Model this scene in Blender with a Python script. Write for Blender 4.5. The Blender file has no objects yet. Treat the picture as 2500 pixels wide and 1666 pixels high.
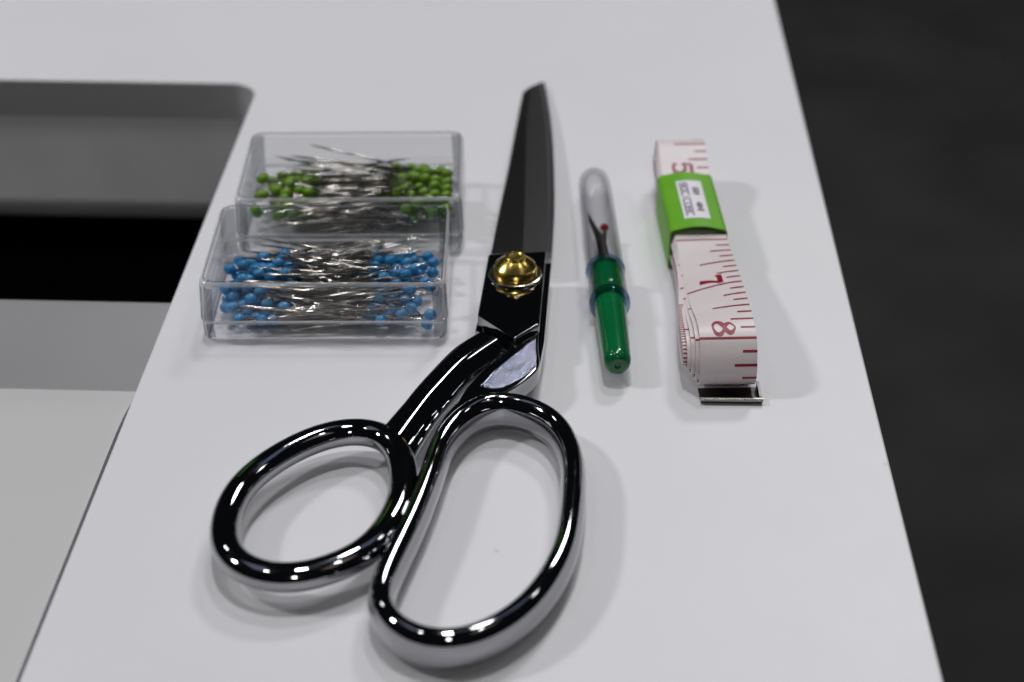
import bpy, bmesh, math, random
from mathutils import Vector, Matrix, Quaternion

MM = 0.001
S = bpy.context.scene
COL = S.collection
random.seed(11)

# ------------------------------------------------------------------ camera, world, lamps, exposure
cam = bpy.data.cameras.new('camera'); camo = bpy.data.objects.new('camera', cam); COL.objects.link(camo)
cam.sensor_width = 36.0; cam.lens = 58.6; cam.clip_start = 0.01; cam.clip_end = 50
PITCH, YAW = math.radians(33.02), math.radians(2.26)
fw = Vector((-math.sin(YAW) * math.cos(PITCH), math.cos(YAW) * math.cos(PITCH), -math.sin(PITCH)))
camo.location = -fw * 0.400
camo.rotation_euler = (math.pi / 2 - PITCH, 0, YAW)
cam.dof.use_dof = True; cam.dof.focus_distance = 0.374; cam.dof.aperture_fstop = 11.5; cam.dof.aperture_blades = 0
S.camera = camo

W = bpy.data.worlds.new('World'); S.world = W; W.use_nodes = True
bg = W.node_tree.nodes['Background']; bg.inputs[0].default_value = (0.82, 0.9, 1.0, 1); bg.inputs[1].default_value = 0.007

def lamp(name, loc, power, sx, sy=None, col=(1, 1, 1), aim=(0, 0, 0)):
    l = bpy.data.lights.new(name, 'AREA'); l.energy = power * LP; l.color = col
    l.shape = 'RECTANGLE' if sy else 'DISK'; l.size = sx
    if sy: l.size_y = sy
    o = bpy.data.objects.new(name, l); COL.objects.link(o); o.location = loc
    o.rotation_euler = (Vector(aim) - Vector(loc)).to_track_quat('-Z', 'Y').to_euler()
    o['kind'] = 'helper'
    return o
LP = 0.175
COOL, WARM = (0.985, 0.985, 1.0), (1.0, 0.96, 0.92)
lamp('ceiling_or_fill_lamp', (-0.05, 0.38, 2.7), 105, 0.24, 0.20, COOL)
lamp('ceiling_or_fill_lamp', (0.25, 1.45, 2.6), 60, 0.24, 0.20, COOL)
lamp('ceiling_or_fill_lamp', (-0.95, -0.20, 2.7), 14, 0.16, None, WARM)
lamp('ceiling_or_fill_lamp', (1.10, -0.15, 2.7), 14, 0.16, None, COOL)
lamp('ceiling_or_fill_lamp', (0.80, 2.4, 2.35), 115, 0.50, 0.36, COOL)
lamp('ceiling_or_fill_lamp', (-2.4, 0.20, 2.3), 150, 0.28, 0.28, COOL)
lamp('ceiling_or_fill_lamp', (-1.9, 1.9, 2.5), 14, 0.22, 0.22, COOL)
lamp('ceiling_or_fill_lamp', (2.2, 1.2, 2.5), 12, 0.26, 0.26, WARM)
lamp('ceiling_or_fill_lamp', (0.3, -2.8, 2.4), 50, 0.30, 0.30, WARM)  # added fill from behind the camera, brightens the recess wall
lamp('chrome_sheen_panel', (0.75, 1.5, 2.9), 6.0, 1.7, 0.8, (0.55, 0.68, 1.0), (0.75, 1.5, 0))  # added panels, here and the next two, for soft sheen in the chrome
lamp('chrome_sheen_panel', (-1.2, 0.6, 2.9), 6.0, 0.7, 1.7, (0.70, 0.78, 1.0), (-1.2, 0.6, 0))
lamp('chrome_sheen_panel', (1.6, -0.6, 2.9), 5.0, 0.7, 1.5, (1.0, 0.85, 0.75), (1.6, -0.6, 0))
lamp('exit_sign_lamp', (-1.35, 3.1, 1.5), 0.45, 0.24, 0.12, (0.25, 1.0, 0.05))

S.view_settings.view_transform = 'Standard'; S.view_settings.look = 'None'
S.view_settings.exposure = 0.0; S.view_settings.gamma = 1.0
try: S.view_settings.use_curve_mapping = False
except Exception: pass
S.cycles.max_bounces = 14; S.cycles.transparent_max_bounces = 48; S.cycles.glossy_bounces = 8
S.cycles.sample_clamp_indirect = 6.0; S.cycles.blur_glossy = 0.4
S.cycles.use_denoising = True

# ------------------------------------------------------------------ materials
def new_mat(name):
    m = bpy.data.materials.new(name); m.use_nodes = True
    nt = m.node_tree; return m, nt, nt.nodes['Principled BSDF']
def lnk(nt, a, b): nt.links.new(a, b)
def pmat(name, col, rough=0.5, metal=0.0, noise=None, bump=None, spec=None, sss=None):
    """noise=(scale, amount) mottles the colour; bump=(scale, strength, distance_mm) adds fine relief."""
    m, nt, b = new_mat(name)
    b.inputs['Base Color'].default_value = (*col, 1); b.inputs['Roughness'].default_value = rough
    b.inputs['Metallic'].default_value = metal
    if spec is not None: b.inputs['Specular IOR Level'].default_value = spec
    if sss: b.inputs['Subsurface Weight'].default_value = sss; b.inputs['Subsurface Radius'].default_value = (.002, .002, .002)
    tc = nt.nodes.new('ShaderNodeTexCoord')
    if noise:
        n = nt.nodes.new('ShaderNodeTexNoise'); n.inputs['Scale'].default_value = noise[0]; n.inputs['Detail'].default_value = 4
        lnk(nt, tc.outputs['Object'], n.inputs['Vector'])
        r = nt.nodes.new('ShaderNodeValToRGB'); a = noise[1]
        r.color_ramp.elements[0].position = .3; r.color_ramp.elements[1].position = .7
        r.color_ramp.elements[0].color = (*[max(0, c * (1 - a)) for c in col], 1)
        r.color_ramp.elements[1].color = (*[min(1, c * (1 + a)) for c in col], 1)
        lnk(nt, n.outputs['Fac'], r.inputs['Fac']); lnk(nt, r.outputs['Color'], b.inputs['Base Color'])
        mr = nt.nodes.new('ShaderNodeMapRange'); mr.inputs['To Min'].default_value = rough * .8; mr.inputs['To Max'].default_value = min(1, rough * 1.25)
        lnk(nt, n.outputs['Fac'], mr.inputs['Value']); lnk(nt, mr.outputs['Result'], b.inputs['Roughness'])
    if bump:
        n2 = nt.nodes.new('ShaderNodeTexNoise'); n2.inputs['Scale'].default_value = bump[0]; n2.inputs['Detail'].default_value = 5
        lnk(nt, tc.outputs['Object'], n2.inputs['Vector'])
        bp = nt.nodes.new('ShaderNodeBump'); bp.inputs['Strength'].default_value = bump[1]; bp.inputs['Distance'].default_value = bump[2] * MM
        lnk(nt, n2.outputs['Fac'], bp.inputs['Height']); lnk(nt, bp.outputs['Normal'], b.inputs['Normal'])
    return m

def table_material():
    m, nt, b = new_mat('white_laminate')
    tc = nt.nodes.new('ShaderNodeTexCoord')
    n = nt.nodes.new('ShaderNodeTexNoise'); n.inputs['Scale'].default_value = 14; n.inputs['Detail'].default_value = 6
    lnk(nt, tc.outputs['Object'], n.inputs['Vector'])
    r = nt.nodes.new('ShaderNodeValToRGB'); r.color_ramp.elements[0].position = .25; r.color_ramp.elements[1].position = .75
    r.color_ramp.elements[0].color = (.72, .716, .742, 1); r.color_ramp.elements[1].color = (.75, .746, .768, 1)
    lnk(nt, n.outputs['Fac'], r.inputs['Fac'])
    # sparse specks of dirt
    v = nt.nodes.new('ShaderNodeTexVoronoi'); v.inputs['Scale'].default_value = 85
    lnk(nt, tc.outputs['Object'], v.inputs['Vector'])
    thr = nt.nodes.new('ShaderNodeSeparateColor'); lnk(nt, v.outputs['Color'], thr.inputs['Color'])
    rare = nt.nodes.new('ShaderNodeMath'); rare.operation = 'GREATER_THAN'; rare.inputs[1].default_value = .93
    lnk(nt, thr.outputs['Red'], rare.inputs[0])
    size = nt.nodes.new('ShaderNodeMapRange'); size.inputs['From Min'].default_value = .03; size.inputs['From Max'].default_value = .085
    size.inputs['To Min'].default_value = .30; size.inputs['To Max'].default_value = 0
    lnk(nt, v.outputs['Distance'], size.inputs['Value'])
    mu = nt.nodes.new('ShaderNodeMath'); mu.operation = 'MULTIPLY'; lnk(nt, rare.outputs[0], mu.inputs[0]); lnk(nt, size.outputs['Result'], mu.inputs[1])
    mx = nt.nodes.new('ShaderNodeMix'); mx.data_type = 'RGBA'; mx.inputs['B'].default_value = (.25, .25, .27, 1)
    lnk(nt, mu.outputs[0], mx.inputs['Factor']); lnk(nt, r.outputs['Color'], mx.inputs['A']); lnk(nt, mx.outputs['Result'], b.inputs['Base Color'])
    b.inputs['Roughness'].default_value = .34
    # fine orange-peel and scuffs
    n2 = nt.nodes.new('ShaderNodeTexNoise'); n2.inputs['Scale'].default_value = 900; n2.inputs['Detail'].default_value = 3
    lnk(nt, tc.outputs['Object'], n2.inputs['Vector'])
    n3 = nt.nodes.new('ShaderNodeTexNoise'); n3.inputs['Scale'].default_value = 60; n3.inputs['Detail'].default_value = 8; n3.inputs['Distortion'].default_value = 1.5
    lnk(nt, tc.outputs['Object'], n3.inputs['Vector'])
    ad = nt.nodes.new('ShaderNodeMath'); ad.operation = 'ADD'; lnk(nt, n2.outputs['Fac'], ad.inputs[0]); lnk(nt, n3.outputs['Fac'], ad.inputs[1])
    bp = nt.nodes.new('ShaderNodeBump'); bp.inputs['Strength'].default_value = .16; bp.inputs['Distance'].default_value = .0001
    lnk(nt, ad.outputs[0], bp.inputs['Height']); lnk(nt, bp.outputs['Normal'], b.inputs['Normal'])
    mr = nt.nodes.new('ShaderNodeMapRange'); mr.inputs['To Min'].default_value = .42; mr.inputs['To Max'].default_value = .48
    lnk(nt, n3.outputs['Fac'], mr.inputs['Value']); lnk(nt, mr.outputs['Result'], b.inputs['Roughness'])
    return m

def clear_plastic(name, tint, edge, rough=.04, power=3.4):
    """thin clear polystyrene: lets light straight through, Fresnel gloss, darker where the wall is seen edge-on (longer path)."""
    m = bpy.data.materials.new(name); m.use_nodes = True; nt = m.node_tree; nt.nodes.clear()
    out = nt.nodes.new('ShaderNodeOutputMaterial')
    tr = nt.nodes.new('ShaderNodeBsdfTransparent'); gl = nt.nodes.new('ShaderNodeBsdfGlossy')
    gl.inputs['Roughness'].default_value = rough; gl.inputs['Color'].default_value = (1, 1, 1, 1)
    lw = nt.nodes.new('ShaderNodeLayerWeight'); lw.inputs['Blend'].default_value = .5
    pw = nt.nodes.new('ShaderNodeMath'); pw.operation = 'POWER'; pw.inputs[1].default_value = power
    lnk(nt, lw.outputs['Facing'], pw.inputs[0])
    mc = nt.nodes.new('ShaderNodeMix'); mc.data_type = 'RGBA'
    mc.inputs['A'].default_value = (*tint, 1); mc.inputs['B'].default_value = (*edge, 1)
    lnk(nt, pw.outputs[0], mc.inputs['Factor']); lnk(nt, mc.outputs['Result'], tr.inputs['Color'])
    tc = nt.nodes.new('ShaderNodeTexCoord'); n = nt.nodes.new('ShaderNodeTexNoise'); n.inputs['Scale'].default_value = 120
    lnk(nt, tc.outputs['Object'], n.inputs['Vector'])
    bp = nt.nodes.new('ShaderNodeBump'); bp.inputs['Strength'].default_value = .08; bp.inputs['Distance'].default_value = .0003
    lnk(nt, n.outputs['Fac'], bp.inputs['Height']); lnk(nt, bp.outputs['Normal'], gl.inputs['Normal'])
    p5 = nt.nodes.new('ShaderNodeMath'); p5.operation = 'POWER'; p5.inputs[1].default_value = 5.0; lnk(nt, lw.outputs['Facing'], p5.inputs[0])
    fr = nt.nodes.new('ShaderNodeMapRange'); fr.inputs['To Min'].default_value = .016; fr.inputs['To Max'].default_value = .7; lnk(nt, p5.outputs[0], fr.inputs['Value'])
    mx = nt.nodes.new('ShaderNodeMixShader')
    lnk(nt, fr.outputs[0], mx.inputs['Fac']); lnk(nt, tr.outputs[0], mx.inputs[1]); lnk(nt, gl.outputs[0], mx.inputs[2])
    lnk(nt, mx.outputs[0], out.inputs['Surface'])
    return m

def clear_edge(name):
    """rounded edges of the moulding, with pale diffuse painted in as the bright line of refracted light."""
    m = bpy.data.materials.new(name); m.use_nodes = True; nt = m.node_tree; nt.nodes.clear()
    out = nt.nodes.new('ShaderNodeOutputMaterial'); tr = nt.nodes.new('ShaderNodeBsdfTransparent'); tr.inputs['Color'].default_value = (.80, .81, .82, 1)
    df = nt.nodes.new('ShaderNodeBsdfDiffuse'); df.inputs['Color'].default_value = (.82, .83, .85, 1)
    gl = nt.nodes.new('ShaderNodeBsdfGlossy'); gl.inputs['Roughness'].default_value = .08
    a = nt.nodes.new('ShaderNodeMixShader'); a.inputs['Fac'].default_value = .42; lnk(nt, tr.outputs[0], a.inputs[1]); lnk(nt, df.outputs[0], a.inputs[2])
    b = nt.nodes.new('ShaderNodeMixShader'); b.inputs['Fac'].default_value = .10; lnk(nt, a.outputs[0], b.inputs[1]); lnk(nt, gl.outputs[0], b.inputs[2])
    lnk(nt, b.outputs[0], out.inputs['Surface']); return m
M_EDGE = clear_edge('clear_edge')
M_EDGE_DARK = clear_plastic('clear_edge_dark', (.52, .53, .54), (.32, .33, .34))  # dark refraction line painted beside the bright edge band
M_TABLE = table_material()
M_FLOOR = pmat('dark_carpet', (.017, .018, .0165), .95, noise=(7, .45), bump=(500, .5, 2))
M_WELL = pmat('shaded_well', (.006, .006, .006), .9, noise=(20, .2))  # near-black so the recess stays dark; its shade is in the colour
M_BAR = pmat('grey_painted_metal', (.60, .60, .605), .55, noise=(18, .12), bump=(200, .1, .2))
M_BED = pmat('machine_plastic', (.58, .575, .575), .35, noise=(9, .04), bump=(700, .12, .1))
M_BED_SHADE = pmat('shaded_bed_plastic', (.275, .268, .277), .5, noise=(12, .06), bump=(600, .15, .1))  # grey stands in for soft shade on the rear of the bed
M_CHROME = pmat('polished_chrome', (.38, .385, .40), .03, 1.0, bump=(90, .015, .15))
def smudge(m, lo, hi, scale):
    nt = m.node_tree; b = nt.nodes['Principled BSDF']; tc = nt.nodes.new('ShaderNodeTexCoord'); n = nt.nodes.new('ShaderNodeTexNoise')
    n.inputs['Scale'].default_value = scale; n.inputs['Detail'].default_value = 7; n.inputs['Distortion'].default_value = .8
    lnk(nt, tc.outputs['Object'], n.inputs['Vector'])
    r = nt.nodes.new('ShaderNodeMapRange'); r.inputs['From Min'].default_value = .48; r.inputs['From Max'].default_value = .75
    r.inputs['To Min'].default_value = lo; r.inputs['To Max'].default_value = hi
    lnk(nt, n.outputs['Fac'], r.inputs['Value']); lnk(nt, r.outputs['Result'], b.inputs['Roughness'])
smudge(M_CHROME, .022, .11, 90)
M_FLAT = pmat('ground_chrome', (.50, .53, .68), .20, 1.0, noise=(2200, .45), bump=(2600, 1.0, .12))
M_BLADE = pmat('dark_steel', (.17, .165, .165), .30, 1.0, bump=(400, .25, .1))
def brushed(m, sc):   # grinding lines across the blade
    nt = m.node_tree; n = [x for x in nt.nodes if x.type == 'TEX_NOISE'][0]; tc = [x for x in nt.nodes if x.type == 'TEX_COORD'][0]
    mp = nt.nodes.new('ShaderNodeMapping'); mp.inputs['Scale'].default_value = sc; lnk(nt, tc.outputs['Object'], mp.inputs['Vector']); lnk(nt, mp.outputs['Vector'], n.inputs['Vector'])
brushed(M_BLADE, (.12, 6, 1))
M_BRASS = pmat('brass', (.80, .60, .16), .21, 1.0, noise=(150, .08), bump=(300, .05, .1))
M_WASHER = pmat('nickel', (.72, .66, .52), .16, 1.0)
M_PIN = pmat('steel_wire', (.46, .44, .40), .13, 1.0)
M_BLUE = pmat('blue_bead', (.03, .25, .52), .2, noise=(300, .10))
M_GREEN = pmat('green_bead', (.16, .32, .010), .28, noise=(300, .12))
M_HANDLE = pmat('green_plastic', (.002, .135, .038), .14, noise=(120, .08), spec=.6)
M_RED = pmat('red_bead', (.35, .006, .02), .25)
M_FORK = pmat('ripper_steel', (.15, .13, .125), .28, 1.0)
M_CLEAR = clear_plastic('clear_polystyrene', (.988, .988, .989), (.80, .80, .82))
M_CAP = clear_plastic('clear_cap', (.985, .985, .988), (.10, .10, .14), power=4.2)
M_RIM = clear_plastic('cap_rim', (.55, .66, .78), (.08, .13, .28))
M_TAPE = pmat('tape_vinyl', (.73, .66, .665), .36, noise=(90, .03), bump=(500, .08, .05))
M_INK = pmat('red_ink', (.27, .001, .022), .4, noise=(700, .25))
M_SLEEVE = pmat('green_card', (.125, .40, .002), .5, noise=(150, .06), bump=(500, .1, .05))
M_SLEEVE_IN = M_SLEEVE
M_LABEL = pmat('label_paper', (.80, .78, .82), .5)
M_PRINT = pmat('purple_print', (.16, .10, .20), .6)
M_PRINT2 = pmat('dark_print', (.03, .05, .06), .6)
M_TIN_SHADED = pmat('shaded_tin', (.10, .095, .09), .3, 1.0, noise=(200, .2))  # darker copy of the tin, for the shade under the tape end
M_TIN = pmat('tin', (.34, .33, .30), .25, 1.0, noise=(200, .15))

# ------------------------------------------------------------------ helpers
def mesh_obj(name, verts, faces, mat, parent=None, smooth=True, angle=None):
    me = bpy.data.meshes.new(name)
    me.from_pydata([(x * MM, y * MM, z * MM) for x, y, z in verts], [], faces)
    me.update()
    bm = bmesh.new(); bm.from_mesh(me); bmesh.ops.recalc_face_normals(bm, faces=bm.faces); bm.to_mesh(me); bm.free()
    return link(name, me, mat, parent, smooth, angle)
def link(name, me, mat, parent=None, smooth=True, angle=None):
    me.materials.append(mat)
    if smooth:
        me.polygons.foreach_set('use_smooth', [True] * len(me.polygons))
        if angle: me.set_sharp_from_angle(angle=math.radians(angle))
    o = bpy.data.objects.new(name, me); COL.objects.link(o)
    if parent: o.parent = parent
    if smooth and angle:
        wn = o.modifiers.new('weighted_normals', 'WEIGHTED_NORMAL'); wn.weight = 100; wn.keep_sharp = True
    return o
def thing(name, label, cat, loc=(0, 0, 0), group=None):
    o = bpy.data.objects.new(name, None); COL.objects.link(o); o.location = Vector(loc) * MM
    o.empty_display_size = .01
    return tag(o, label, cat, group)
def tag(o, label, cat, group=None):
    o['label'] = label; o['category'] = cat
    if group: o['group'] = group
    return o
def struct(o): o['kind'] = 'structure'; return o

def catmull(P, n, closed=True):
    P = [Vector(p) for p in P]; N = len(P); out = []
    segs = N if closed else N - 1
    for i in range(segs):
        if closed: a, b, c, d = P[i - 1], P[i], P[(i + 1) % N], P[(i + 2) % N]
        else: a, b, c, d = P[max(0, i - 1)], P[i], P[i + 1], P[min(N - 1, i + 2)]
        for k in range(n):
            t = k / n
            out.append(.5 * ((2 * b) + (c - a) * t + (2 * a - 5 * b + 4 * c - d) * t * t + (3 * b - a - 3 * c + d) * t ** 3))
    if not closed: out.append(P[-1])
    return out
def resample(P, n, closed=True):
    Q = P + [P[0]] if closed else P
    L = [0]
    for a, b in zip(Q, Q[1:]): L.append(L[-1] + (b - a).length)
    out = []; j = 0; cnt = n if closed else n - 1
    for i in range(n):
        s = L[-1] * i / cnt
        while j < len(L) - 2 and L[j + 1] < s: j += 1
        f = (s - L[j]) / max(1e-9, L[j + 1] - L[j]); out.append(Q[j].lerp(Q[j + 1], f))
    return out
def relax(P, it, closed=True):
    for _ in range(it):
        P = [P[i] * .5 + (P[i - 1] + P[(i + 1) % len(P)]) * .25 for i in range(len(P))]
    return P
def fillet(poly, r, n=5, radii=None):
    """round the corners of a closed 2-D polygon; always n+1 points per corner."""
    out = []; N = len(poly)
    for i in range(N):
        p = Vector(poly[i]); a = Vector(poly[i - 1]) - p; b = Vector(poly[(i + 1) % N]) - p
        rr = radii[i] if radii else r
        ta = min(rr, a.length * .48); tb = min(rr, b.length * .48)
        A = p + a.normalized() * ta; B = p + b.normalized() * tb
        for k in range(n + 1):
            t = k / n; out.append((A * (1 - t) ** 2 + p * 2 * t * (1 - t) + B * t * t))
    return out
def loft(rings, closed=False, caps=True):
    """rings: list of equal-length lists of 3-D points."""
    V = [tuple(p) for r in rings for p in r]; m = len(rings[0]); n = len(rings); F = []
    for i in range(n if closed else n - 1):
        for k in range(m):
            a, b = i * m, ((i + 1) % n) * m
            F.append((a + k, a + (k + 1) % m, b + (k + 1) % m, b + k))
    if caps and not closed:
        F.append(tuple(range(m))[::-1]); F.append(tuple((n - 1) * m + k for k in range(m)))
    return V, F
def prism(poly, z0, z1, bev=.4, seg=3, top_only=True):
    me = bpy.data.meshes.new('m'); bm = bmesh.new()
    lo = [bm.verts.new((p[0] * MM, p[1] * MM, z0 * MM)) for p in poly]
    hi = [bm.verts.new((p[0] * MM, p[1] * MM, z1 * MM)) for p in poly]
    N = len(poly)
    bm.faces.new(lo[::-1]); bm.faces.new(hi)
    for i in range(N): bm.faces.new((lo[i], lo[(i + 1) % N], hi[(i + 1) % N], hi[i]))
    bmesh.ops.recalc_face_normals(bm, faces=bm.faces)
    if bev:
        es = [e for e in bm.edges if not (e.verts[0] in lo and e.verts[1] in lo)] if not top_only else [e for e in bm.edges if e.verts[0] in hi and e.verts[1] in hi]
        bmesh.ops.bevel(bm, geom=es, offset=bev * MM, segments=seg, profile=.5, affect='EDGES')
    bm.to_mesh(me); bm.free(); return me
def lathe(profile, n=48):
    rings = [[(r * math.cos(2 * math.pi * k / n), r * math.sin(2 * math.pi * k / n), z) for k in range(n)] for r, z in profile]
    return loft(rings)
def rounded_rect(w, d, r, n=6):
    return [(p.x, p.y) for p in fillet([(-w / 2, -d / 2), (w / 2, -d / 2), (w / 2, d / 2), (-w / 2, d / 2)], r * 1.6, n)]

# ------------------------------------------------------------------ setting: table top with cutout, well, floor
XR, XL, YF = 83.4, -85.6, 145.5
arc = [(XL - 9 + 9 * math.cos(a), YF - 9 + 9 * math.sin(a)) for a in [math.pi / 2 * k / 10 for k in range(11)]]
outline = [(XR, -320), (XR, 700), (-700, 700), (-700, YF)] + arc[::-1] + [(XL, -320)]
struct(link('table_top', prism(outline, -13, 0, .7, 3), M_TABLE, None, True, 35))
fl = mesh_obj('floor', [(-6000, -4000, -745), (6000, -4000, -745), (6000, 8000, -745), (-6000, 8000, -745)], [(0, 1, 2, 3)], M_FLOOR, smooth=False)
struct(fl)
def box_me(x0, x1, y0, y1, z0, z1, bev=.5): return prism([(x0, y0), (x1, y0), (x1, y1), (x0, y1)], z0, z1, bev, 3, False)
well = struct(link('recess', box_me(-460, -74, -330, 205, -120, -112), M_WELL, None))
link('back_wall', box_me(-460, -74, 197, 204.5, -112, -13.4), M_WELL, well)
link('side_wall', box_me(-80, -74.2, -330, 196.5, -112, -13.4), M_WELL, well)
def strip_yz(prof, x0, x1):   # a profile in (y,z) swept along x
    return loft([[(x, p.x, p.y) for p in prof] for x in (x0, x1)])
v, f = strip_yz(fillet([(145.2, -13.1), (137.5, -41), (140.5, -47), (156, -47), (156, -13.1)], 1, 6, [.3, 3, 3, 1, .3]), -450, -86)
bar = mesh_obj('support_bar', v, f, M_BAR, None, True, 40)
tag(bar, 'grey metal bar under the far edge of the table cutout', 'support bar')

bed = thing('machine_bed', 'off-white machine bed set almost flush in the table cutout at lower left', 'machine bed', (-200, -150, -6))
prof = fillet([(-330, -12), (-330, -1.2), (-30, -1.2), (-15, -6.0), (-15, -12)], 2.5, 10, [2, 2, 12, 3, 2])
v, f = strip_yz(prof, -440, XL - 1.0)
o = mesh_obj('bed_plate', v, f, M_BED, bed, True, 40); o.location = (.2, .15, .006)
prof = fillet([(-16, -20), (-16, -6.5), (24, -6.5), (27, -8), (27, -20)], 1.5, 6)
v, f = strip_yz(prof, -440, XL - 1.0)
o = mesh_obj('bed_shade_strip', v, f, M_BED_SHADE, bed, True, 40); o.location = (.2, .15, .006); o['label'] = 'rear strip of the white bed, its soft shade set in grey'

# ------------------------------------------------------------------ shears
sc = thing('shears', 'chrome bent-handle dressmaking shears with dark blade and brass pivot screw', 'scissors', (0, 0, 0))
def tube_ring(center, zfun, wfun, hfun, e=2.6, n=150, m=32, grow=.8):
    P = relax(resample(catmull([(x, y, 0) for x, y in center], 14), n), 28); N = len(P); rings = []; cen = sum(P, Vector()) / N
    for i in range(N):
        t = (P[(i + 1) % N] - P[i - 1]).normalized(); nr = Vector((t.y, -t.x, 0))
        gn = nr if nr.dot(P[i] - cen) > 0 else -nr
        c0 = P[i] + gn * grow
        z = zfun(P[i]); w = wfun(P[i]); h = hfun(P[i]); ring = []
        for k in range(m):
            a = 2 * math.pi * k / m; c, s = math.cos(a), math.sin(a)
            cx = math.copysign(abs(c) ** (2 / e), c) * w; cz = math.copysign(abs(s) ** (2 / e), s) * h
            q = c0 + nr * cx; ring.append((q.x, q.y, z + cz))
        rings.append(ring)
    return loft(rings, closed=True)
SMALL = [(-33.24, -47.72), (-40.35, -51.3), (-47.86, -59.38), (-52.42, -68.58), (-53.32, -79.1), (-50.93, -87.98), (-46.21, -92.42), (-40.17, -93.89), (-33.62, -92.12), (-25.44, -85.41), (-21.09, -73.7), (-20.81, -62.98), (-23.0, -53.16), (-26.98, -48.42)]
LARGE = [(0.46, -36.27), (8.32, -40.46), (12.1, -46.77), (14.16, -55.17), (14.33, -63.18), (13.81, -76.02), (12.26, -86.56), (7.96, -97.96), (2.42, -105.61), (-4.61, -110.62), (-11.75, -110.73), (-17.62, -106.58), (-20.27, -100.0), (-19.13, -91.29), (-16.97, -81.33), (-15.32, -72.99), (-14.01, -64.3), (-13.29, -59.65), (-12.51, -52.27), (-10.68, -46.14), (-7.54, -40.3), (-3.7, -36.97)]
LSH_L = [(-7.82, -10.35), (-12.78, -16.83), (-16.93, -25.53), (-20.09, -32.92), (-22.09, -38.29), (-24.07, -43.15), (-26.01, -47.89)]
LSH_R = [(-0.43, -15.0), (-4.53, -20.69), (-8.66, -26.81), (-11.7, -33.54), (-14.36, -39.79), (-16.82, -47.4), (-18.66, -54.01)]
RSH_L = [(1.97, -12.33), (-1.09, -18.37), (-4.98, -24.0), (-8.64, -31.71), (-10.19, -36.68), (-12.83, -42.87), (-14.53, -48.58)]
RSH_R = [(6.5, -7.31), (6.66, -15.72), (6.72, -24.11), (0.79, -32.99), (-3.47, -35.06), (-7.61, -38.44), (-10.98, -43.28)]
BLOCK = [(-6.84, 24.2), (7.6, 26.41), (6.74, -7.88), (1.31, -14.2), (-7.96, -4.14)]
BL_L = [(-6.54, 29.69), (-5.62, 52.67), (-4.25, 81.03), (-3.24, 107.43), (-2.08, 135.59)]
BL_R = [(7.89, 29.1), (7.91, 55.16), (7.11, 85.73), (5.72, 115.6), (3.49, 141.43)]
BL_M = [(1.57, 27.81), (1.22, 52.32), (0.58, 81.79), (0.0, 110.42), (0.26, 137.18)]
LB_R = [(8.8, 33.74), (9.08, 59.62), (8.37, 89.88), (6.88, 119.36), (4.52, 145.75)]
FLAT = [(5.96, -11.67), (6.51, -23.47), (3.12, -28.29), (-0.5, -32.03), (-3.29, -32.41), (-5.82, -31.69), (-3.56, -26.87), (0.28, -20.44)]

def shank(L, R, prof_fn, n=40):
    Lc = resample(catmull([(x, y, 0) for x, y in L], 12, False), n, False); Rc = resample(catmull([(x, y, 0) for x, y in R], 12, False), n, False)
    rings = []
    for i in range(n):
        t = i / (n - 1); l, r = Lc[i], Rc[i]; w = (r - l).length
        pr = prof_fn(t, w); rings.append([(*(l.lerp(r, p.x / w)).xy, p.y) for p in pr])
    return loft(rings)
# left half: shank into the small loop
def left_prof(t, w):
    zt = 9.6 - .2 * t; zb = 4.6 - 1.6 * t
    return fillet([(0, zb + .8), (0.1, zt - 1.0), (w * .12, zt - .1), (w * .60, zt), (w, zb + 2.2), (w * .95, zb)], 1, 5, [.8, 1.2, 1.5, .9, .9, .8])
v, f = shank(LSH_L, LSH_R, left_prof)
hl = mesh_obj('handle', v, f, M_CHROME, sc, True, 50); hl['label'] = 'handle half with the small thumb loop'
v, f = tube_ring(SMALL, lambda p: 6.4, lambda p: 3.0, lambda p: 2.85, 2.1, grow=.9)
mesh_obj('thumb_loop', v, f, M_CHROME, hl)
# right half: flat shank into the large loop
def right_prof(t, w):
    zt = 8.6 - .2 * t; zb = 4.4 - 1.2 * t
    return fillet([(0, zb), (0, zt), (w, zt), (w, zb)], .7, 5)
v, f = shank(RSH_L, RSH_R, right_prof)
hr = mesh_obj('handle', v, f, M_CHROME, sc, True, 50); hr['label'] = 'handle half with the large finger loop and ground flat shank'
v, f = tube_ring(LARGE, lambda p: 5.2, lambda p: 2.65, lambda p: 4.5, 2.15, 190)
mesh_obj('finger_loop', v, f, M_CHROME, hr)
link('ground_flat', prism(FLAT, 8.45, 8.66, .05, 2), M_FLAT, hr, True, 40)
# pivot block and ricasso of the other half passing beneath it
link('pivot_block', prism(BLOCK, 6.9, 10.0, .55, 4, False), M_CHROME, sc, True, 40)
b = BLOCK
under = [(b[0][0] + .4, b[0][1] - .5), (b[1][0] + 1.3, b[1][1] - .3), (b[2][0] + 1.2, b[2][1] - 2), (RSH_R[2][0] + .2, RSH_R[2][1] + 1), (b[3][0] - 2.0, b[3][1] - 3.5), (b[4][0] - .5, b[4][1] - 2.2)]
link('ricasso', prism(under, 4.2, 6.75, .35, 3, False), M_CHROME, sc, True, 40)
neck = [(b[4][0] + .6, b[4][1] + 1), (b[3][0] + .6, b[3][1] + 1.5), (LSH_R[0][0] + .3, LSH_R[0][1] - 1.5), (LSH_L[0][0] + 2.2, LSH_L[0][1] - 2.6)]
link('neck', prism(neck, 4.8, 7.6, .4, 3, False), M_CHROME, sc, True, 40)
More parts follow.
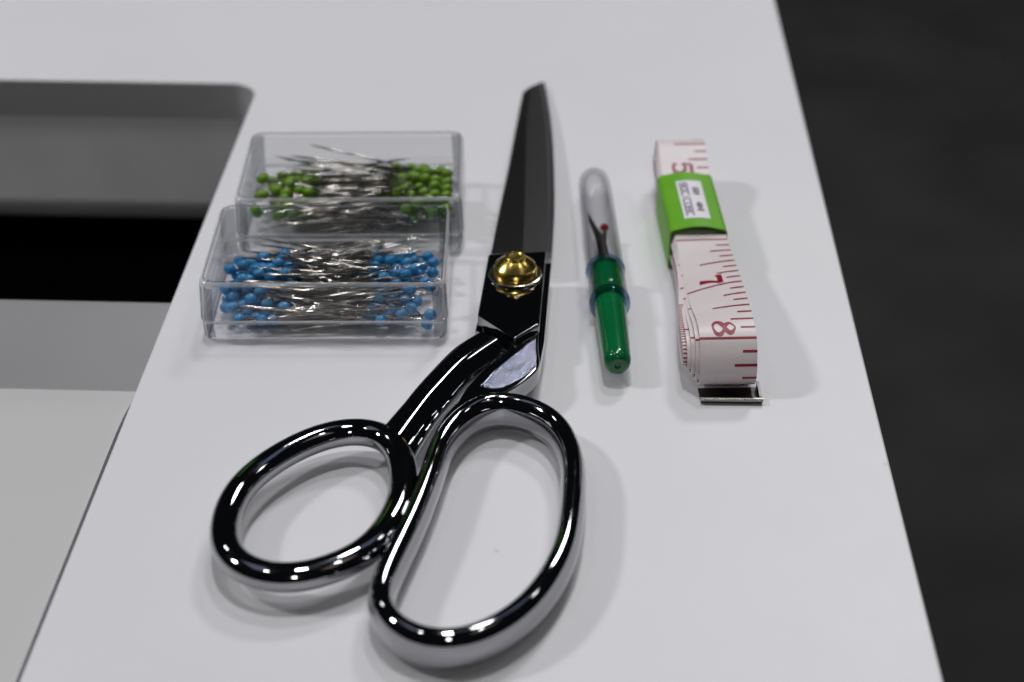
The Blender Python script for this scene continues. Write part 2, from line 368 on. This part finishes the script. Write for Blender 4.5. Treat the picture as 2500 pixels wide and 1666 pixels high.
# blades
def rs(P, n): return resample(catmull([(x, y, 0) for x, y in P], 10, False), n, False)
n = 36
A, Mi, B = rs(BL_L, n), rs(BL_M, n), rs(BL_R, n); rings = []
for i in range(n):
    za = 7.2 - .034 * (A[i].y - 20); zm = 8.8 - .040 * (Mi[i].y - 20); zr = 8.6 - .040 * (B[i].y - 20); zb = za - .7
    rings.append([(A[i].x, A[i].y, zb), (A[i].x, A[i].y, za - .25), (A[i].x + .25, A[i].y, za), (Mi[i].x - .15, Mi[i].y, zm - .04), (Mi[i].x + .15, Mi[i].y, zm), (B[i].x - .35, B[i].y, zr), (B[i].x, B[i].y, zr - .35), (B[i].x, B[i].y, zb)])
v, f = loft(rings); mesh_obj('upper_blade', v, f, M_BLADE, sc, True, 20)
LBR = rs(LB_R, n); rings = []
for i in range(n):
    z1 = 6.0 - .030 * (LBR[i].y - 20); z0 = max(.3, z1 - 2.2); a = A[i].lerp(LBR[i], .12)
    rings.append([(a.x, a.y, z0), (a.x, a.y, z1 - .4), (a.x + .4, a.y, z1), (LBR[i].x - .4, LBR[i].y, z1), (LBR[i].x, LBR[i].y, z1 - .4), (LBR[i].x, LBR[i].y, z0)])
v, f = loft(rings); mesh_obj('lower_blade', v, f, M_BLADE, sc, True, 20)
# pivot screw
SX, SY = .2, 14.3
v, f = lathe([(0.01, 0), (5.1, 0), (5.35, .25), (5.4, 1.5), (5.2, 1.8), (4.95, 1.85), (4.95, 2.05), (5.1, 2.15), (5.0, 2.45), (3.9, 3.5), (2.65, 4.3), (2.45, 4.32), (2.42, 4.85), (2.25, 5.02), (1.85, 5.05), (1.55, 4.8), (.01, 4.7)], 56)
scw = mesh_obj('pivot_screw', v, f, M_BRASS, sc, True, 24); scw.location = Vector((SX, SY, 10.35)) * MM
v, f = lathe([(4.9, 0), (6.35, 0), (6.6, .18), (6.5, .5), (6.2, .62), (5.2, .5), (4.9, .5)], 56)
wsh = mesh_obj('washer', v, f, M_WASHER, scw, True, 40); wsh.location = Vector((0, 0, -.33)) * MM

# ------------------------------------------------------------------ pin boxes
BW, BD, BH, LIPZ = 59.2, 40.6, 16.5, 5.7
def shell(w0, d0, w1, d1, z0, z1, r, t, open_top):
    """thin-walled open box with rounded corners, floor at the closed end; w0/d0 at z0, w1/d1 at z1."""
    def ring(w, d, rr, z): return [(x, y, z) for x, y in rounded_rect(w, d, max(.3, rr), 8)]
    e = 1.5; A = [math.pi / 2 * k / 6 for k in range(7)]
    def zz(z): return z if open_top else (z0 + z1 - z)          # build open-top, mirror for a lid
    (wa, da), (wb, db) = ((w0, d0), (w1, d1)) if open_top else ((w1, d1), (w0, d0))
    secs = [ring(wa - 2 * e, da - 2 * e, r - e * .3, zz(z0))]
    secs += [ring(wa - 2 * e * (1 - math.sin(a)), da - 2 * e * (1 - math.sin(a)), r - .3 * e * (1 - math.sin(a)), zz(z0 + e * (1 - math.cos(a)))) for a in A[1:]]
    secs += [ring(wb, db, r, zz(z1 - .35)), ring(wb - .2, db - .2, r, zz(z1 - .1)), ring(wb - .7, db - .7, r, zz(z1)),
             ring(wb - 2 * t + .4, db - 2 * t + .4, r - .4, zz(z1)), ring(wb - 2 * t, db - 2 * t, r - .4, zz(z1 - .3))]
    ei = e * .55
    secs += [ring(wa - 2 * t - 2 * ei * (1 - math.sin(a)), da - 2 * t - 2 * ei * (1 - math.sin(a)), r - .6, zz(z0 + t + ei * (1 - math.cos(a)))) for a in A[::-1]]
    return loft(secs)
def edge_faces(o, m=36):
    o.data.materials.append(M_EDGE); o.data.materials.append(M_EDGE_DARK)
    for i, p in enumerate(o.data.polygons):
        sec, k = i // m, i % m
        if p.area > 4e-5: continue
        if 2 <= sec <= 4 or 7 <= sec <= 9 or (k % 9 == 4 and sec < 7): p.material_index = 1
        elif sec == 1 or sec == 6 or (k % 9 in (2, 5) and sec < 7): p.material_index = 2
def pin_box(label, x, y, rot):
    t = thing('pin_box', label, 'pin box', (x, y, 0.05)); t.rotation_euler.z = math.radians(rot)
    v, f = shell(BW - .8, BD - .8, BW - .5, BD - .5, 0, LIPZ - .1, 2.0, 1.2, True)
    base = mesh_obj('base', v, f, M_CLEAR, t, True, 60); edge_faces(base)
    v, f = shell(BW - 3.6, BD - 3.6, BW - 3.6, BD - 3.6, LIPZ - .4, LIPZ + 3.2, 1.6, .9, True)
    # inner collar that the lid slips over: drop the floor faces
    mesh_obj('collar', v, f[:-2], M_CLEAR, base, True, 50)
    v, f = shell(BW, BD, BW - .9, BD - .9, LIPZ, BH, 2.1, 1.15, False)
    lid = mesh_obj('lid', v, f, M_CLEAR, t, True, 60); edge_faces(lid)
    return t
blue_box = pin_box('nearer clear plastic box holding blue-headed pins', -45.5, 17.4, 2.4)
green_box = pin_box('farther clear plastic box holding green-headed pins', -44.7, 59.6, 3.0)

PL, PR, HR = 35.5, .30, 1.42
sv, sf = lathe([(.01, .2), (PR, .25), (PR, PL - 5), (.2, PL - 2), (.02, PL)], 8)
def bead():
    prof = [(max(.01, HR * math.sin(math.pi * k / 9)), -HR * 1.08 * math.cos(math.pi * k / 9)) for k in range(10)]
    return lathe(prof, 14)
hv, hf = bead()
shaft0 = mesh_obj('shaft', sv, sf, M_PIN, None); head_b0 = mesh_obj('head', hv, hf, M_BLUE, None); head_g0 = mesh_obj('head', hv, hf, M_GREEN, None)
SH_ME, HB_ME, HG_ME = shaft0.data, head_b0.data, head_g0.data
for o in (shaft0, head_b0, head_g0): bpy.data.objects.remove(o)
def pin(box, head, tip, hme, label, group):
    root = bpy.data.objects.new('ball_head_pin', None); COL.objects.link(root); root.empty_display_size = .002
    mtx = Matrix.Translation(box.location) @ Matrix.Rotation(box.rotation_euler.z, 4, 'Z')
    h = mtx @ (Vector(head) * MM); d = (mtx @ (Vector(tip) * MM)) - h
    root.location = h; root.rotation_mode = 'QUATERNION'; root.rotation_quaternion = d.to_track_quat('Z', 'Y')
    tag(root, label, 'pin', group)
    for nm, me in (('shaft', SH_ME), ('head', hme)):
        c = bpy.data.objects.new(nm, me); COL.objects.link(c); c.parent = root
    return root
def fill(box, hme, n, left, right, yr, zmax, colour, which, group, seed, manual=()):
    rnd = random.Random(seed); heads = [Vector(h) for h, t, l in manual]
    for h, t, l in manual: pin(box, h, t, hme, l, group)
    done = 0; tries = 0
    while done < n and tries < 60000:
        tries += 1; side = -1 if rnd.random() < .5 else 1
        x0, x1 = left if side < 0 else right
        hx, hy = min(max(rnd.gauss((x0 + x1) / 2, abs(x1 - x0) * .30), -25), 25), rnd.uniform(*yr); zm = zmax(hx, hy)
        hz = rnd.uniform(2.9 if which == 'nearer' else min(zm, 6.2), max(3.1, zm)); h = Vector((hx, hy, hz))
        if any((h - q).length < 2.45 for q in heads): continue
        tx = hx - side * PL
        if abs(tx) > 26.2: continue
        ty = min(max(hy + rnd.gauss(0, 7.5), -17.2), 17.2)
        tz = min(max(hz * .75 + 1 + rnd.gauss(0, 3.0), 1.7), 13.8)
        heads.append(h); done += 1
        end = ('outer ' if abs(hx) > (abs(x0) + abs(x1)) / 2 else 'inner ') + ('left' if side < 0 else 'right')
        row = 'front' if hy < yr[0] + (yr[1] - yr[0]) / 3 else ('back' if hy > yr[1] - (yr[1] - yr[0]) / 3 else 'middle')
        lay = 'on top of' if hz > zm - 2.4 else 'within'
        pin(box, h, (tx, ty, tz), hme, "%s-headed pin, head %s in the %s row, %s the %s box's pile" % (colour, end, row, lay, which), group)
    return done
fill(blue_box, HB_ME, 140, (-24.5, -12.0), (10.0, 22.0), (-16.4, 12.5), lambda x, y: 9.8 - abs(y + 3) * .22 - max(0, (-8 - y)) * .30,
     'blue', 'nearer', 'blue-headed pins', 5,
     [((25.0, -14.4, 4.4), (-6, -17, 2.2), 'blue-headed pin with its head by the right front corner of the nearer box, lying lengthwise'),
      ((24.3, -16.2, 2.9), (8, 12, 7.5), 'blue-headed pin lowest in the right front corner of the nearer box, crossing backwards'),
      ((20.5, -13.6, 5.6), (-10, -2, 8.5), 'single blue-headed pin standing clear between the right cluster and the right front corner')])
fill(green_box, HG_ME, 122, (-22.5, -7.5), (13.0, 25.0), (-13.0, 9.0), lambda x, y: (13.0 if x > 0 else 11.4) - abs(y + 2) * .22,
     'green', 'farther', 'green-headed pins', 8,
     [((19.5, 4.0, 11.6), (-16.0, 7.5, 12.0), 'uppermost green-headed pin whose point sticks out to the left above the pile')])

# ------------------------------------------------------------------ seam ripper in its clear cap
E0, E1 = Vector((24.9, -18.2, 5.7)), Vector((19.3, 81.0, 4.6))
rip = thing('seam_ripper', 'small seam ripper with green handle under a clear cap', 'seam ripper', E0)
rip.scale = (1.13, 1.13, .972); rip.rotation_mode = 'QUATERNION'; rip.rotation_quaternion = (E1 - E0).to_track_quat('Z', 'Y')
v, f = lathe([(.01, .55), (.45, .5), (.55, .25), (.9, .05), (1.6, .1), (2.3, .55), (2.7, 1.4), (2.85, 2.6), (3.0, 8), (3.45, 30), (3.5, 32.5), (3.2, 33), (3.2, 33.6), (3.45, 34), (3.3, 44), (3.0, 46.3), (2.2, 46.8), (.01, 46.8)], 40)
mesh_obj('handle', v, f, M_HANDLE, rip, True, 45)
def tube(ro, ri, zs):   # open tube with wall, list of (z, dr)
    prof = [(ro + d, z) for z, d in zs] + [(ri + d, z) for z, d in reversed(zs)]
    n_ = 44; rings = [[(r * math.cos(2 * math.pi * k / n_), r * math.sin(2 * math.pi * k / n_), z) for k in range(n_)] for r, z in prof]
    return loft(rings, closed=True)
v, f = tube(4.45, 3.6, [(27.5, -.15), (28.2, 0), (29.4, 0), (30.0, -.3)])
rim1 = mesh_obj('rim', v, f, M_RIM, rip, True, 40)
v, f = tube(4.25, 3.6, [(30.2, -.05), (42.0, -.15), (43.5, -.2)])
mesh_obj('sleeve', v, f, M_CAP, rip, True, 40)
v, f = tube(4.4, 3.6, [(43.6, -.2), (44.2, 0), (44.8, 0), (45.3, -.3)])
mesh_obj('rim', v, f, M_RIM, rip, True, 40)
capo = [(4.15, 45.2), (4.1, 60), (3.95, 85), (3.85, 92), (3.5, 95.5), (2.6, 98), (1.4, 99.2), (.01, 99.5)]
capi = [(.01, 98.5), (1.2, 98.2), (2.0, 97.2), (2.7, 95), (3.05, 91.5), (3.2, 85), (3.35, 60), (3.5, 45.2)]
n_ = 44; rings = [[(r * math.cos(2 * math.pi * k / n_), r * math.sin(2 * math.pi * k / n_), z) for k in range(n_)] for r, z in capo + capi]
v, f = loft(rings, closed=True); mesh_obj('cap', v, f, M_CAP, rip, True, 40)
# forked blade: shaft, long point, short prong with red bead
def bar_along(pts, rad):
    rings = []
    for i, p in enumerate(pts):
        p = Vector(p); a = Vector(pts[max(0, i - 1)]); c = Vector(pts[min(len(pts) - 1, i + 1)]); t = (c - a).normalized()
        u = t.cross(Vector((0, 1, 0))).normalized(); w = t.cross(u); r = rad[i]
        rings.append([tuple(p + u * r[0] * math.cos(2 * math.pi * k / 12) + w * r[1] * math.sin(2 * math.pi * k / 12)) for k in range(12)])
    return loft(rings)
# local x points to world -x or +x : resolved below with the sign SG
q = rip.rotation_quaternion; SG = 1 if (q @ Vector((1, 0, 0))).x > 0 else -1
v, f = bar_along([(0, 0, 46), (0, 0, 56), (-.2 * SG, 0, 62), (-1.0 * SG, 0, 66), (-2.0 * SG, 0, 72), (-2.3 * SG, 0, 77)], [(1.35, 1.0), (1.25, .9), (1.2, .7), (.8, .6), (.5, .45), (.06, .06)])
fk = mesh_obj('blade', v, f, M_FORK, rip, True, 40)
v, f = bar_along([(.3 * SG, 0, 60), (.9 * SG, 0, 64), (1.0 * SG, 0, 67.5)], [(.8, .6), (.5, .45), (.4, .4)])
mesh_obj('prong', v, f, M_FORK, fk, True, 40)
v, f = lathe([(max(.01, 1.05 * math.sin(math.pi * k / 10)), 1.05 * -math.cos(math.pi * k / 10)) for k in range(11)], 20)
bd = mesh_obj('bead', v, f, M_RED, fk); bd.location = Vector((1.0 * SG, 0, 68.0)) * MM

# ------------------------------------------------------------------ tape measure, flat-rolled, in its card sleeve
TW = 12.9
T0 = Vector((50.6, -21.3, 0)); TA = math.atan2(.072, 1.0)
tp = thing('tape_measure', 'white vinyl tape measure with red marks, rolled flat in a green sleeve', 'tape measure', T0)
tp.rotation_euler.z = TA
PROF = [(6.5, .95), (13, .9), (30, .8), (57, .75), (87, .75), (97, 1.4), (104, 4.0), (107, 9), (105.5, 13.2), (102, 14.9), (96, 13.7), (87, 11.2), (72, 10.5), (57, 10.6), (48, 11.2), (36, 12.7), (24, 14.3), (14, 15.3), (7.5, 15.3), (3.4, 14.2), (.6, 11.4), (-1.0, 7.8), (-1.3, 4.8), (-.4, 2.3), (2.0, 1.2)]
loop = resample(catmull([(u, z, 0) for u, z in PROF], 10), 220)
TURNS = 5.4
def smooth(a, b, x): t = min(1, max(0, (x - a) / (b - a))); return t * t * (3 - 2 * t)
def loop_at(tt):
    i = (tt % 1.0) * len(loop); j = int(i) % len(loop); return loop[j].lerp(loop[(j + 1) % len(loop)], i - int(i))
def path_pt(tt):
    """tt turns from the outer end inwards -> (u, z, sideways shift)"""
    p = loop_at(tt); k = max(0.0, tt - .02); u, z = p.x, p.y
    zm = 8.0 - 2.4 * smooth(30, 60, u) + 2.4 * smooth(87, 104, u)
    g = .115 if 40 < u < 95 else .125
    z2 = zm + (z - zm) * max(.06, 1 - .125 * k)
    u2 = 51 + (u - 51) * (1 - .0205 * k)
    sh = k * (.22 + .62 * (1 - smooth(2, 48, u))) * (1.0 if tt > 1 else smooth(0, 1, tt))
    return Vector((u2, z2, -sh))
NP = 1150
TP = [path_pt(TURNS * i / (NP - 1)) for i in range(NP)]
TS = [0.0]
for a, b_ in zip(TP, TP[1:]): TS.append(TS[-1] + math.hypot(b_.x - a.x, b_.y - a.y))
def at_s(s):
    lo, hi = 0, NP - 1
    while hi - lo > 1:
        mid = (lo + hi) // 2
        if TS[mid] <= s: lo = mid
        else: hi = mid
    f_ = (s - TS[lo]) / max(1e-9, TS[hi] - TS[lo]); p = TP[lo].lerp(TP[hi], f_)
    a = TP[max(0, lo - 1)]; b_ = TP[min(NP - 1, hi + 1)]; t = Vector((b_.x - a.x, b_.y - a.y)).normalized()
    return p, Vector((t.y, -t.x))     # outward normal in (u,z): path runs bottom->far->top->near
def surf(s, t, off):
    """s along the tape, t 0..1 across from its left edge, off mm above the outer face -> local xyz"""
    p, nrm = at_s(s)
    # the layers sag to the left just past the sleeve, so the upper runs lie skewed and arched there
    sag = 3.4 * (1 - t) ** 1.5 * smooth(5, 26, p.x) * (1 - smooth(40, 58, p.x)) * smooth(0, 1, (p.y - 7.5) / 6)
    return (p.z + (t - .5) * TW, p.x + nrm.x * off, p.y + nrm.y * off - sag)
rings = []
for i in range(NP):
    s = TS[i]
    rings.append([surf(s, q_, 0) for q_ in (0, .15, .3, .5, .75, 1)] + [surf(s, q_, -.42) for q_ in (1, .75, .5, .3, .15, 0)])
v, f = loft(rings); tape = mesh_obj('tape', v, f, M_TAPE, tp, True, 40)
# where is the '8' line: on the outer turn, coming over the near hump
S8 = next(TS[i] for i in range(NP) if TS[i] > 150 and TP[i].x < 4.2 and TP[i].y > 9)
S5 = next(TS[i] for i in range(NP) if TS[i] > 90 and TP[i].x < 87.3 and TP[i].y > 7)
INK_V, INK_F = [], []
def mark(s0, s1, t0, t1, nseg=3, off=.045):
    base = len(INK_V); CS = sorted(set([t0, t1] + [c for c in (.075, .15, .225, .3, .4, .5, .625, .75, .875) if t0 < c < t1])); m_ = len(CS)
    for i in range(nseg + 1):
        s = s0 + (s1 - s0) * i / nseg
        INK_V.extend([surf(s, c, off) for c in CS])
    for i in range(nseg):
        for j in range(m_ - 1):
            k_ = base + i * m_ + j; INK_F.append((k_, k_ + 1, k_ + m_ + 1, k_ + m_))
TH = .62
def tick(s, k8):
    if k8 % 8 == 0: t0 = 0.0
    elif k8 % 4 == 0: t0 = .34
    elif k8 % 2 == 0: t0 = .60
    else: t0 = .745
    mark(s - TH / 2, s + TH / 2, t0, 1.0)
for k in range(-20, 9): tick(S8 + k * 3.175, k)
for k in range(-8, 1): tick(S5 - 1.4 + k * 3.175, k)
# digits as variable-width pen strokes; x = reading direction (towards the near end), y = up (towards the right edge)
DIG = {
 '8': [[(.5, .52, .10), (.24, .62, .20), (.16, .78, .12), (.5, .97, .07), (.84, .78, .20), (.76, .64, .22), (.5, .52, .18), (.2, .40, .24), (.06, .24, .20), (.22, .06, .12), (.5, .02, .08), (.86, .12, .16), (.94, .28, .2), (.8, .42, .14), (.5, .52, .10)]],
 '7': [[(.04, .92, .22), (.95, .92, .22)], [(.06, .98, .12), (.06, .74, .12)], [(.93, .92, .14), (.62, .55, .20), (.48, .2, .30), (.46, .02, .36)]],
 '5': [[(.22, .95, .20), (.9, .95, .20)], [(.22, .97, .13), (.16, .52, .13)], [(.16, .52, .12), (.45, .64, .16), (.78, .55, .22), (.92, .33, .26), (.76, .10, .22), (.42, .03, .14), (.12, .16, .22)]],
}
def digit(ch, s_line, W_=4.7, t0=.245, H_=.41, gap=.75):
    for st in DIG[ch]:
        pts = catmull([Vector(p) for p in st], 8, False) if len(st) > 2 else resample([Vector(p) for p in st], 8, False)
        base = len(INK_V); N = len(pts)
        for i, p in enumerate(pts):
            a, b_ = pts[max(0, i - 1)], pts[min(N - 1, i + 1)]
            d = Vector(((b_.x - a.x) * W_, (b_.y - a.y) * H_ * TW)); d = d.normalized() if d.length > 1e-6 else Vector((1, 0))
            nn = Vector((-d.y, d.x)) * p.z * W_ * .60
            for sg in (-1, 1):
                s = s_line - gap - W_ + p.x * W_ + nn.x * sg; t = t0 + p.y * H_ + nn.y * sg / TW
                INK_V.append(surf(s, t, .06))
        for i in range(N - 1): INK_F.append((base + 2 * i, base + 2 * i + 1, base + 2 * i + 3, base + 2 * i + 2))
digit('8', S8); digit('7', S8 - 25.4); digit('5', S5 - 1.4)
# marks reaching the left edge on the inner turns, and the millimetre scale low on the side
def s_of(turn, cond):
    for i in range(NP):
        tt = TURNS * i / (NP - 1)
        if turn <= tt < turn + 1 and cond(TP[i]): return TS[i]
    return None
for turn, us in ((1, (40, 22, 5.5)), (2, (45, 28, 7)), (3, (34, 12))):
    for u_ in us:
        s = s_of(turn, lambda p: p.x < u_ and p.y > 8.2)
        if s: mark(s - .3, s + .3, 0, .5)
for turn in (4,):
    s = s_of(turn, lambda p: p.x < 26 and p.y > 8.0)
    if s:
        for k in range(26): mark(s + k * 1.0 - .2, s + k * 1.0 + .2, 0, .12)
INK = mesh_obj('printed_marks', INK_V, INK_F, M_INK, tape, False); INK['label'] = 'red inch marks and numerals 5, 7 and 8'
# metal end clip under the near end
def clip_prof(du): return fillet([(-2.9 + du, .2), (3, .2), (3, .5), (-2.4 + du, .55), (-2.6 + du, 1.3), (-3.1 + du, 1.3)], .15, 3)
cl = mesh_obj('end_clip', *loft([[(x, p.x, p.y) for p in clip_prof(du)] for x, du in ((-7.0, .3), (6.9, -.4))]), M_TIN_SHADED, tp, True, 40)
rod = mesh_obj('clip_fold', *loft([[(x, -2.9 + du + .55 * math.cos(a), 1.25 + .5 * math.sin(a)) for a in [2 * math.pi * k / 16 for k in range(16)]] for x, du in ((-7.1, .3), (7.0, -.4))]), M_TIN, cl, True, 40)
mesh_obj('clip_tab', *loft([[(x, p.x, p.y) for p in fillet([(-3.0, .6), (2.5, .6), (2.5, 2.6), (-2.6, 1.6)], .2, 3)] for x in (6.3, 6.85)]), M_TIN_SHADED, cl, True, 40)

# card sleeve, a thing of its own that slides over the roll
slv = thing('card_sleeve', 'bright green card sleeve with a small white sticker around the tape measure', 'sleeve', T0)
slv.rotation_euler.z = TA
def sleeve_ring(u, inset):
    hw = 7.35 - inset; z0 = .12 + inset; z1 = 11.35 - inset
    P = fillet([(-hw - .55, z0), (hw - .55, z0), (hw - .55, z1), (-.55, z1 + 1.7), (-hw - .55, z1)], 1, 6, [1.1, 1.1, 1.2, 6.0, 1.2])
    return [(p.x, u, p.y) for p in P]
U0, U1 = 57.2, 87.0
us = [U0 + (U1 - U0) * k / 6 for k in range(7)]
v, f = loft([sleeve_ring(u, 0) for u in us] + [sleeve_ring(u, .35) for u in reversed(us)], closed=True)
card = mesh_obj('card', v, f, M_SLEEVE, slv, True, 40)
TOP = sorted([(p[0], p[2]) for p in sleeve_ring(0, 0) if p[2] > 9.5])
def on_card(x, u, off):   # follows the arched top of the card
    for (xa, za), (xb, zb_) in zip(TOP, TOP[1:]):
        if xa <= x <= xb: return (x, u, za + (zb_ - za) * (x - xa) / max(1e-6, xb - xa) + off)
    return (x, u, 11.4 + off)
STK = (-3.7, 3.0, 61.5, 82.0)
def patch(x0, x1, u0, u1, off, nx=24):
    V = []; F = []
    for i in range(nx + 1):
        x = x0 + (x1 - x0) * i / nx; V += [on_card(x, u0, off), on_card(x, u1, off)]
    for i in range(nx): F.append((2 * i, 2 * i + 1, 2 * i + 3, 2 * i + 2))
    return V, F
v, f = patch(STK[0], STK[1], STK[2], STK[3], .10); stick = mesh_obj('sticker', v, f, M_LABEL, slv)
def glyphs(name, x0, x1, cells, mat, seed):
    rnd = random.Random(seed); V = []; F = []
    def add(a, b_, c, d):
        v_, f_ = patch(a, b_, c, d, .16, 6); k = len(V); V.extend(v_); F.extend([tuple(i + k for i in q_) for q_ in f_])
    for (u0, u1, bars) in cells:
        for (xa, xb, ua, ub) in bars:
            add(x0 + (x1 - x0) * xa, x0 + (x1 - x0) * xb, u0 + (u1 - u0) * ua, u0 + (u1 - u0) * ub)
    return mesh_obj(name, V, F, mat, stick, False)
zero = [(0, .16, 0, 1), (.84, 1, 0, 1), (.16, .84, 0, .2), (.16, .84, .8, 1)]
eight = zero + [(.42, .58, .2, .8)]
one = [(0, 1, .4, .65)]
cee = [(0, .16, 0, 1), (.16, .84, .8, 1), (.84, 1, 0, 1)]
cells = []; u = 80.8
for g_, wd in ((eight, 2.1), (zero, 2.1), (cee, 2.1), (one, 1.2), (cee, 2.0), (zero, 2.1), (eight, 2.1), (cee, 1.9)):
    cells.append((u - wd, u, g_)); u -= wd + .35
glyphs('code_print', -3.0, -.9, cells, M_PRINT, 1)
han1 = [(0, 1, .1, .22), (0, 1, .45, .57), (0, 1, .8, .92), (.1, .24, .1, .9), (.44, .58, 0, 1), (.78, .9, .1, .9)]
han2 = [(0, 1, 0, .16), (.12, .88, .34, .46), (.05, .95, .62, .74), (.2, .8, .88, 1), (.12, .26, .34, .9), (.7, .84, .34, .9), (.43, .56, .16, .9)]
glyphs('character_print', .1, 1.9, [(73.8, 78.2, han1), (65.2, 69.8, han2)], M_PRINT2, 2)
